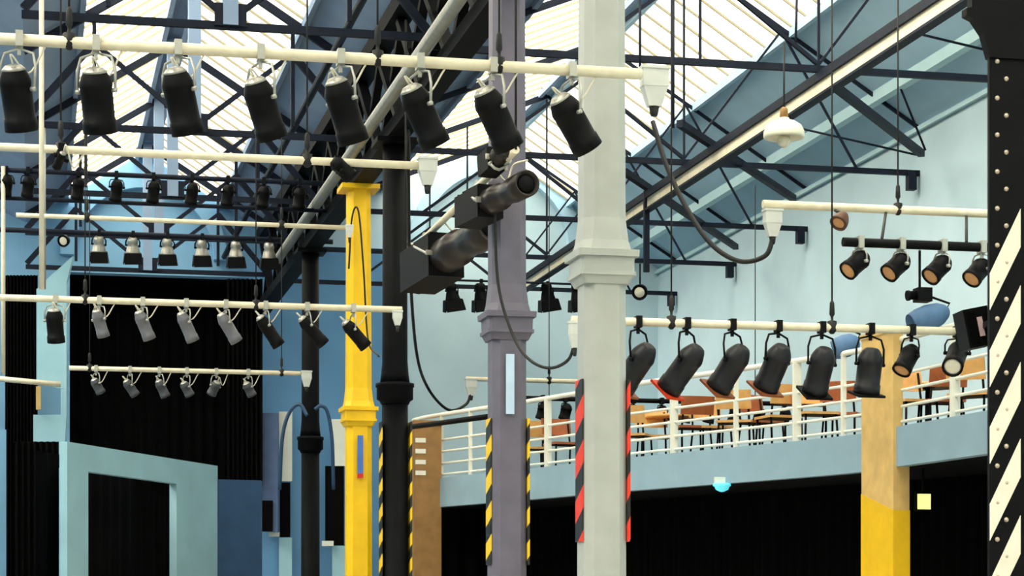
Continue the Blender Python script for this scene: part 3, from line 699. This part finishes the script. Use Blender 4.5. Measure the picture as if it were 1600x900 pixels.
# railing
rail = thing('balcony_railing', 'white tube railing along the curved balcony edge', 'railing', edge[len(edge)//2]+ZUP*BZ1)
ln = [0]
for i in range(1, n): ln.append(ln[-1]+(edge[i]-edge[i-1]).length)
def along(d, k=.06):
    for i in range(n-1):
        if ln[i+1] >= d or i == n-2:
            u = (d-ln[i])/(ln[i+1]-ln[i]); return off(i, k).lerp(off(i+1, k), u)
def at_px(px, k=.06):
    lo, hi = 0.0, ln[-1]
    for _ in range(40):
        m = (lo+hi)/2; q = along(m, k)
        if 800+F*q.x/q.y < px: lo = m
        else: hi = m
    return along((lo+hi)/2, k)
for h, rr, nm in ((.05, .016, 'rail'), (.20, .016, 'rail'), (.36, .016, 'rail'), (.52, .016, 'rail'), (.86, .030, 'handrail')):
    b = MB(); b.tube([off(i, .06)+ZUP*(BZ1+h) for i in range(n)], rr, 8)
    o = b.build(nm, RAILW, rail)
for px in (690, 735, 856, 975, 1053, 1150, 1245, 1318, 1403, 1492, 1580):
    q = at_px(px); b = MB(); wd = .085 if px in (856, 1053, 1245, 1492) else .045
    b.box(q+ZUP*(BZ1+.43), wd, .05, .86); b.build('post', RAILW, rail)
# added black sheets standing for the dark void under the balcony
b = MB(); top = []; bot = []
for k in range(420):
    d = ln[-1]*k/419; q = along(d, 1.6+.05*math.sin(k*1.3)+.02*math.sin(k*.37)); top.append(q+ZUP*(BZ0+.02)); bot.append(q+ZUP*.02)
b.strip(top, bot)
q0 = along(0, .15); side = [q0.lerp(W(7.8, S_END-.4, 0), k/60.)+VDIR*(.04*math.sin(k*1.5)) for k in range(61)]
b.strip([p+ZUP*(BZ0+.02) for p in side], [p+ZUP*.02 for p in side])
q1_ = along(0, 1.6); front_ = [q0.lerp(q1_, k/20.)+UDIR*(.03*math.sin(k*1.5)) for k in range(21)]
b.strip([p+ZUP*(BZ0+.02) for p in front_], [p+ZUP*.02 for p in front_])
tag(b.build('void_sheet', DRAPE), 'added black sheets standing for the dark void beneath the balcony', 'curtain')
# balcony posts
def post(label, px0, px1, Y, dep, z0, z1, m, zsplit=None, mlow=None):
    a = P(px0, 960, Y); c = P(px1, 960, Y); wd = (c-a).length; ctr = (a+c)/2; ctr.z = 0; ctr = ctr+UDIR*(dep/2)
    root = thing('balcony_post', label, 'post', ctr, 'timber balcony posts')
    b = MB(); b.box(ctr+ZUP*((zsplit or z0)+z1)/2, wd, dep, z1-(zsplit or z0)); b.build('post_shaft', m, root)
    if zsplit:
        b = MB(); b.prism([ctr+VDIR*(-wd/2-.004)-UDIR*(dep/2+.004)+ZUP*z0, ctr+VDIR*(wd/2+.004)-UDIR*(dep/2+.004)+ZUP*z0, ctr+VDIR*(wd/2+.004)-UDIR*(dep/2+.004)+ZUP*(zsplit-.06), ctr+VDIR*(-wd/2-.004)-UDIR*(dep/2+.004)+ZUP*(zsplit+.06)], UDIR*(dep+.008)); b.build('yellow_base', mlow, root)
    b = MB(); b.box(ctr+ZUP*(z1+.03), wd*1.12, dep*1.12, .06); b.build('post_cap', m, root)
    return root
def ochre_post():
    q = at_px(1346, -.03); d2 = (at_px(1396, -.03)-q); d2.z = 0; n2 = Vector((-d2.y, d2.x, 0)).normalized()
    root = thing('balcony_post', 'square ochre post with yellow lower half carrying the balcony', 'post', q, 'timber balcony posts')
    zs = EYE+(HZ-772)/F*q.y; zt2 = EYE+(HZ-532)/F*q.y; dd = d2.normalized(); L = d2.length
    def pr(nm, m, za0, za1, zb0, zb1, dep, e=0.0):
        a0 = q-dd*e-n2*e; a1 = q+d2+dd*e-n2*e
        b = MB(); b.prism([a0+ZUP*za0, a1+ZUP*za1, a1+ZUP*zb1, a0+ZUP*zb0], n2*(dep+2*e)); b.build(nm, m, root)
    pr('yellow_base', YELLOW, 0, 0, zs, zs-.20, .17, .004)
    pr('lower_shaft', OCHRE, zs-.2, zs-.25, BZ0, BZ0, .17)
    pr('upper_shaft', OCHRE, BZ0, BZ0, zt2, zt2, .10)
    pr('post_cap', OCHRE, zt2, zt2, zt2+.05, zt2+.05, .10, .015)
ochre_post()
pb = post('brown timber post at the left end of the balcony', 648, 690, 29.3, .45, 0, EYE+(HZ-664)/F*29.3, BROWN)
for k in range(4):
    p = P(657, 688+k*17, 29.28); b = MB(); b.box(p, .14, .03, .06); b.build('pale_bracket', RAILW, pb)
b = MB(); b.tube([P(628, 669, 29.0), P(762, 651, 26.9)], .035, 8); tag(b.build('dark_handrail', BLACK), 'black handrail bar above the left end of the balcony', 'handrail')
# lit sign, blue-white lamp under the fascia
p = P(1442, 784, 22.0); r = thing('lit_sign', 'small lit yellow sign in the dark beneath the balcony', 'sign', p)
b = MB(); b.box(p, .17, .05, .19); b.build('sign_case', BLACK, r)
b = MB(); b.box(p-UDIR*.03, .14, .012, .155); b.build('sign_face', SIGNL, r)
b = MB(); b.bar(p+ZUP*.09, Vector((p.x, p.y, BZ0+.03)), .02); b.build('stem', BLACK, r)
p = at_px(1128, -.02); p.z = BZ0
r = thing('bulkhead_lamp', 'small cyan bulkhead lamp under the balcony fascia', 'lamp', p)
b = MB(); b.lathe(p+ZUP*.0, -ZUP, [(0, .10), (.03, .10), (.035, .085), (.07, .07), (.09, .03), (.095, .01)], 16); b.build('lamp_glass', CYANL, r)
b = MB(); b.box(p+ZUP*.03-UDIR*.01, .18, .03, .08); b.build('back_plate', RAILW, r)

# ------------------------------------------------------------------ chairs and tables on the balcony
def chair_mesh(m):
    parts = {}
    X, Yv = Vector((1, 0, 0)), Vector((0, 1, 0))
    def bx(c, x, y, z): return MB().box(Vector(c), x, y, z, X, Yv, ZUP)
    parts['seat'] = (bx((0, 0, .44), .42, .40, .03), m)
    q = MB()
    for k in range(6):
        a0, a1 = -.5+k/6., -.5+(k+1)/6.
        q.quadbox([(a0*.42, .20+.03*(1-4*a0*a0), .58), (a1*.42, .20+.03*(1-4*a1*a1), .58), (a1*.42, .22+.03*(1-4*a1*a1), .58), (a0*.42, .22+.03*(1-4*a0*a0), .58),
                   (a0*.42, .24+.03*(1-4*a0*a0), .80), (a1*.42, .24+.03*(1-4*a1*a1), .80), (a1*.42, .26+.03*(1-4*a1*a1), .80), (a0*.42, .26+.03*(1-4*a0*a0), .80)])
    parts['backrest'] = (q, m)
    legs = []
    for sx in (-1, 1):
        legs.append(MB().tube([(sx*.20, -.2, 0), (sx*.18, -.17, .43)], .013, 6))
        legs.append(MB().tube([(sx*.20, .24, 0), (sx*.18, .17, .43), (sx*.17, .235, .78)], .013, 6))
    parts['legs'] = legs
    return parts
CH = {}
for nm, m in (('tan', TANW), ('rust', RUST)):
    pr = chair_mesh(m); tmp = []
    for k, v in (('seat', pr['seat']), ('backrest', pr['backrest'])):
        o = v[0].build(k, v[1]); tmp.append(o)
    for l in pr['legs']: tmp.append(l.build('leg', BLACK))
    CH[nm] = tmp
ROT = {}
def chair(label, px, back, kind, rz):
    q = at_px(px, back+.75); root = thing('cafe_chair', label, 'chair', q+ZUP*BZ1, 'chairs on the balcony'); root.rotation_euler = (0, 0, rz)
    for o in CH[kind]:
        c = o.copy(); COL.objects.link(c); c.parent = root; c.location = (0, 0, 0)
spots = [(828, .6, 'tan', 3.3), (880, .55, 'rust', .4), (990, .55, 'tan', 2.8), (1022, .9, 'tan', .1), (1080, .5, 'rust', 3.4), (1112, .75, 'tan', .3), (1150, .5, 'tan', 2.9), (1190, .8, 'rust', .6), (1216, .5, 'tan', 3.5), (1275, .55, 'tan', .2), (1318, .9, 'rust', 2.7), (1428, .5, 'tan', .3), (1470, .75, 'rust', 3.3), (1520, .6, 'tan', 2.6)]
for i, (px, bk, kd, rz) in enumerate(spots):
    chair('%s wood chair with black legs, %s from the left behind the balcony rail' % ({'tan': 'tan', 'rust': 'reddish'}[kd], ORD[i]), px, bk, kd, rz)
for k in CH:
    for o in CH[k]: bpy.data.objects.remove(o)
for i, (px, bk) in enumerate(((850, 1.9), (1050, 2.0), (1250, 2.1), (1450, 2.1))):
    q = at_px(px, bk)+ZUP*BZ1; r = thing('cafe_table', 'round tan cafe table, %s from the left on the balcony' % ORD[i], 'table', q, 'tables on the balcony')
    b = MB(); b.lathe(q+ZUP*.70, ZUP, [(0, .33), (.01, .35), (.03, .35), (.035, .34)], 20); b.build('table_top', TANW, r)
    b = MB(); b.lathe(q, ZUP, [(0, .22), (.02, .21), (.04, .04), (.68, .03), (.70, .08)], 12); b.build('pedestal', BLACK, r)

# blue shades, black lamp and box near the stanchion
def blue_shade(label, p, L, r, d):
    d = Vector(d).normalized(); root = thing('blue_dome_shade', label, 'lamp shade', p, 'blue dome shades')
    b = MB(); b.lathe(p-d*L/2, d, [(0, .35*r), (.06*L, .55*r), (.22*L, .85*r), (.5*L, r), (.8*L, .96*r), (L, .8*r), (L, .76*r), (.85*L, .85*r)], 20); b.build('shade', BLUESH, root)
    b = MB(); b.tube([p-d*L*.4, p-d*L*.55+ZUP*.06, p+ZUP*r*1.6], .012, 6); b.build('bracket', BLACK, root)
blue_shade('large tilted blue dome shade against the right wall', P(1452, 496, 20.6), .40, .125, (-.9, -.2, -.35))
blue_shade('dark blue dome shade beside the ochre post', P(1322, 540, 22.6), .28, .12, (-.8, .1, -.3))
p = P(1437, 461, 20.6); r = thing('wall_projector', 'small black projector with snout above the blue shade', 'projector', p)
b = MB(); b.box(p+VDIR*.03, .14, .14, .13); b.build('housing', BLACK, r)
b = MB(); b.lathe(p-VDIR*.03, (-.95, -.2, -.1), [(0, .045), (.07, .04), (.075, .05), (.10, .05)], 14); b.build('snout', BLACK, r)
b = MB(); b.tube([p+ZUP*.06, P(1437, 392, 20.2)], .012, 6); b.build('stem', BLACK, r)
p = P(1521, 514, 9.62); r = thing('black_loudspeaker', 'tilted black box with pale label beside the striped stanchion', 'loudspeaker', p)
ax = Vector((.97, .1, .2)).normalized(); ay = Vector((-.12, .99, 0)).normalized(); az = ax.cross(ay).normalized(); ay = az.cross(ax)
b = MB(); b.box(p, .113, .145, .172, ax, ay, az); b.build('cabinet', BLACK, r)
b = MB(); b.box(p+ax*.010-ay*.0755, .022, .008, .085, ax, ay, az); b.build('label_plate', LABELP, r)
b = MB(); b.box(p-ax*.028-ay*.0735, .042, .005, .14, ax, ay, az); b.build('grille', DRAPE, r)
b = MB(); b.bar(p+ax*.04, RW(.03, .03, p.z), .025); b.build('bracket', BLACK, r)

# ------------------------------------------------------------------ stage end of the nave
# black drapes hung inside the stage opening
b = MB(); ts = [OP0-.6+(OP1-OP0+1.2)*k/90. for k in range(91)]
b.strip([W(t, S_END+1.2+.06*math.sin(k*1.4), OPZ+.2) for k, t in enumerate(ts)], [W(t, S_END+1.2+.06*math.sin(k*1.4), 0.02) for k, t in enumerate(ts)])
tag(b.build('stage_drape', DRAPE), 'black drape filling the stage opening', 'curtain')
b = MB(); b.strip([W(OP0-.02, S_END+.3+k*.05, OPZ) for k in range(22)], [W(OP0-.02, S_END+.3+k*.05, .02) for k in range(22)]); b.strip([W(OP1+.02, S_END+.3+k*.05, OPZ) for k in range(22)], [W(OP1+.02, S_END+.3+k*.05, .02) for k in range(22)]); b.strip([W(OP0-.1, S_END+.3, OPZ+.05), W(OP1+.1, S_END+.3, OPZ+.05)], [W(OP0-.1, S_END+1.5, OPZ+.05), W(OP1+.1, S_END+1.5, OPZ+.05)])
tag(b.build('stage_reveal', DRAPE), 'black lined sides of the stage opening', 'curtain')
# black leg drapes at the right side of the nave before the end wall
b = MB(); xs = range(40)
b.strip([P(352+k*1.5, 436, 40.5)+UDIR*(.05*math.sin(k*1.3)) for k in xs], [P(352+k*1.5, 760, 40.5)+UDIR*(.05*math.sin(k*1.3)) for k in xs])
tag(b.build('leg_drape', DRAPE), 'black side drape at the right of the stage opening', 'curtain')
# portal frame
zt = EYE+270/F*30.0
A = P(105, 690, 30.0); Cc = P(340, 728, 30.0*270/232.); A.z = Cc.z = 0
d = (Cc-A).normalized(); nrm = Vector((-d.y, d.x, 0)); Lp = (Cc-A).length
def on(px):
    k = (px-800)/F; u = (k*A.y-A.x)/(d.x-k*d.y); return u
r = thing('stage_portal', 'large pale blue portal frame standing before the stage', 'scenery', A.lerp(Cc, .5))
o1, o2 = on(138), on(276)
def pbox(u0, u1, z0, z1, dep, nm, m):
    b = MB(); b.box(A+d*((u0+u1)/2)+nrm*(dep/2)+ZUP*((z0+z1)/2), u1-u0, dep, z1-z0, d, nrm, ZUP); b.build(nm, m, r)
zo = EYE+(HZ-737)/F*(A.y+d.y*o1)
pbox(0, o1, 0, zt, .12, 'jamb', FLAT); pbox(o2, Lp, 0, zt, .12, 'jamb', FLAT); pbox(o1, o2, zo, zt, .12, 'lintel', FLAT)
b = MB(); b.strip([A+d*(o1-.1+(o2-o1+.2)*k/40.)+nrm*(.75+.03*math.sin(k*1.5))+ZUP*(zo+.3) for k in range(41)], [A+d*(o1-.1+(o2-o1+.2)*k/40.)+nrm*(.75+.03*math.sin(k*1.5))+ZUP*.02 for k in range(41)])
tag(b.build('portal_drape', DRAPE), 'black drape hanging inside the pale blue portal', 'curtain')
b = MB(); q0 = P(92, 960, 31); q1_ = P(104, 960, 30.4); b.quadbox([Vector((q0.x, q0.y, 0)), Vector((q1_.x, q1_.y, 0)), Vector((q1_.x+.05, q1_.y+.5, 0)), Vector((q0.x, q0.y+.5, 0)), Vector((q0.x, q0.y, zt-.3)), Vector((q1_.x, q1_.y, zt-.3)), Vector((q1_.x+.05, q1_.y+.5, zt-.3)), Vector((q0.x, q0.y+.5, zt-.3))])
tag(b.build('scenery_return', WALLD), 'narrow blue return flat left of the portal', 'scenery')
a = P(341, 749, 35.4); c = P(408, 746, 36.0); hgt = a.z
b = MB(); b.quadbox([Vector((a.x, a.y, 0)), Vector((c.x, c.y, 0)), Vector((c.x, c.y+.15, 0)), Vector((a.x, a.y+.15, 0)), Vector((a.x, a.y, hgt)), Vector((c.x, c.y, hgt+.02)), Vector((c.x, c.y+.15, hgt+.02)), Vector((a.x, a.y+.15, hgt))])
tag(b.build('low_flat', mat('shaded_scenery_blue', (52, 84, 122), .85)), 'low blue flat with shade in its colour, right of the portal', 'scenery')  # blue darkened to hold the shade that falls on this flat
# hanging flat at left with slanted top and square hole
YF = 37.0
r = thing('hanging_flat', 'tall pale scenery flat hanging left of the stage', 'scenery', P(80, 740, YF))
def flat_piece(pts, nm, m, dep=.12): b = MB(); b.prism([P(x, y, YF) for x, y in pts], Vector((0, dep, 0))); b.build(nm, m, r)
flat_piece([(57, 600), (104, 608), (104, 440), (114, 400), (80, 430), (57, 452)], 'upper_panel', FLAT)
flat_piece([(95, 607), (104, 608), (104, 648), (95, 648)], 'side_stile', FLAT)
flat_piece([(52, 648), (104, 648), (100, 712), (52, 735)], 'lower_panel', FLAT)
b = MB(); b.bar(P(60, 604, YF-.05), P(60, 640, YF-.05), .08); b.build('bulb_fitting', OCHRE, r)
b = MB(); b.bar(P(50, 738, YF), P(102, 716, YF), .12, .1); b.build('bottom_rail', BROWN, r)
b = MB(); b.tube([P(-20, 590, 36.5), P(95, 601, 36.7)], .045, 8); tag(b.build('stage_pipe', CREAM), 'short cream pipe crossing the hanging flat', 'pipe')
b = MB(); b.strip([P(8+k*1.0, 430, 40)+UDIR*(.05*math.sin(k*1.2)) for k in range(52)], [P(8+k*1.0, 1000, 40)+UDIR*(.05*math.sin(k*1.2)) for k in range(52)])
tag(b.build('leg_drape', DRAPE), 'black side drape at the left of the hanging flat', 'curtain')
b = MB(); b.strip([P(20+k*1.8, 690, 36)+UDIR*(.05*math.sin(k*1.2)) for k in range(41)], [P(20+k*1.8, 1000, 36)+UDIR*(.05*math.sin(k*1.2)) for k in range(41)])
tag(b.build('leg_drape', DRAPE), 'low black drape below the hanging flat', 'curtain')
b = MB(); b.box(P(4, 830, 36.5), .12, .1, 3.4); tag(b.build('blue_post', WALLD), 'blue timber post at the left edge of the picture', 'post')
for k, (px, y0, y1, Y, m) in enumerate(((65, 60, 452, 17.0, CABLEW), (68, 260, 452, 27.86, GALV), (5, 320, 585, 30, CABLEW))):
    b = MB(); b.tube([P(px, y0-60, Y), P(px, y1, Y)], .020 if k == 0 else .03, 8)
    tag(b.build('drop_pole', m), ['pale thin pole hanging from the front pipe at left', 'grey pole hanging above the hanging flat', 'thin pale pole at the left edge of the picture'][k], 'pole', 'vertical hanging poles')
# windows with white blinds on the end wall right of the stage
def win(label, i, white, black, lower, sill):
    YW = 41.0
    def rect(r4, Y=YW): x0, y0, x1, y1 = r4; return [P(x0, y1, Y), P(x1, y1, Y), P(x1, y0, Y), P(x0, y0, Y)]
    b = MB(); b.prism(rect(white), Vector((0, .10, 0))); o = b.build('window_%d' % i, WHITEP); struct(o, label)
    b = MB(); b.prism(rect(black), Vector((0, .08, 0))); b.build('dark_pane', DRAPE, o)
    b = MB(); b.prism(rect(lower), Vector((0, .10, 0))); b.build('lower_panel', FLAT, o)
    b = MB(); b.prism(rect(sill, YW-.1), Vector((0, .2, 0))); b.build('sill', WHITEP, o)
win('tall window with white blind left of the slim black column', 1, (436, 643, 456, 752), (437, 754, 453, 839), (436, 840, 456, 960), (420, 831, 436, 838))
win('tall window with white blind between slim column and yellow column', 2, (518, 655, 541, 728), (508, 728, 537, 852), (519, 853, 541, 960), (503, 845, 521, 853))
b = MB(); b.prism([P(408, 830, 40.7), P(434, 832, 40.7), P(434, 645, 40.7), P(408, 645, 40.7)], Vector((0, .15, 0)))
r = tag(b.build('wall_panel', mat('slate_blue_panel', (84, 104, 142), .8)), 'slate blue panel beside the left window', 'panel')
b = MB(); b.prism([P(409, 830, 40.65), P(426, 830, 40.65), P(426, 782, 40.65), P(409, 782, 40.65)], Vector((0, .05, 0))); b.build('vent_opening', DRAPE, r)
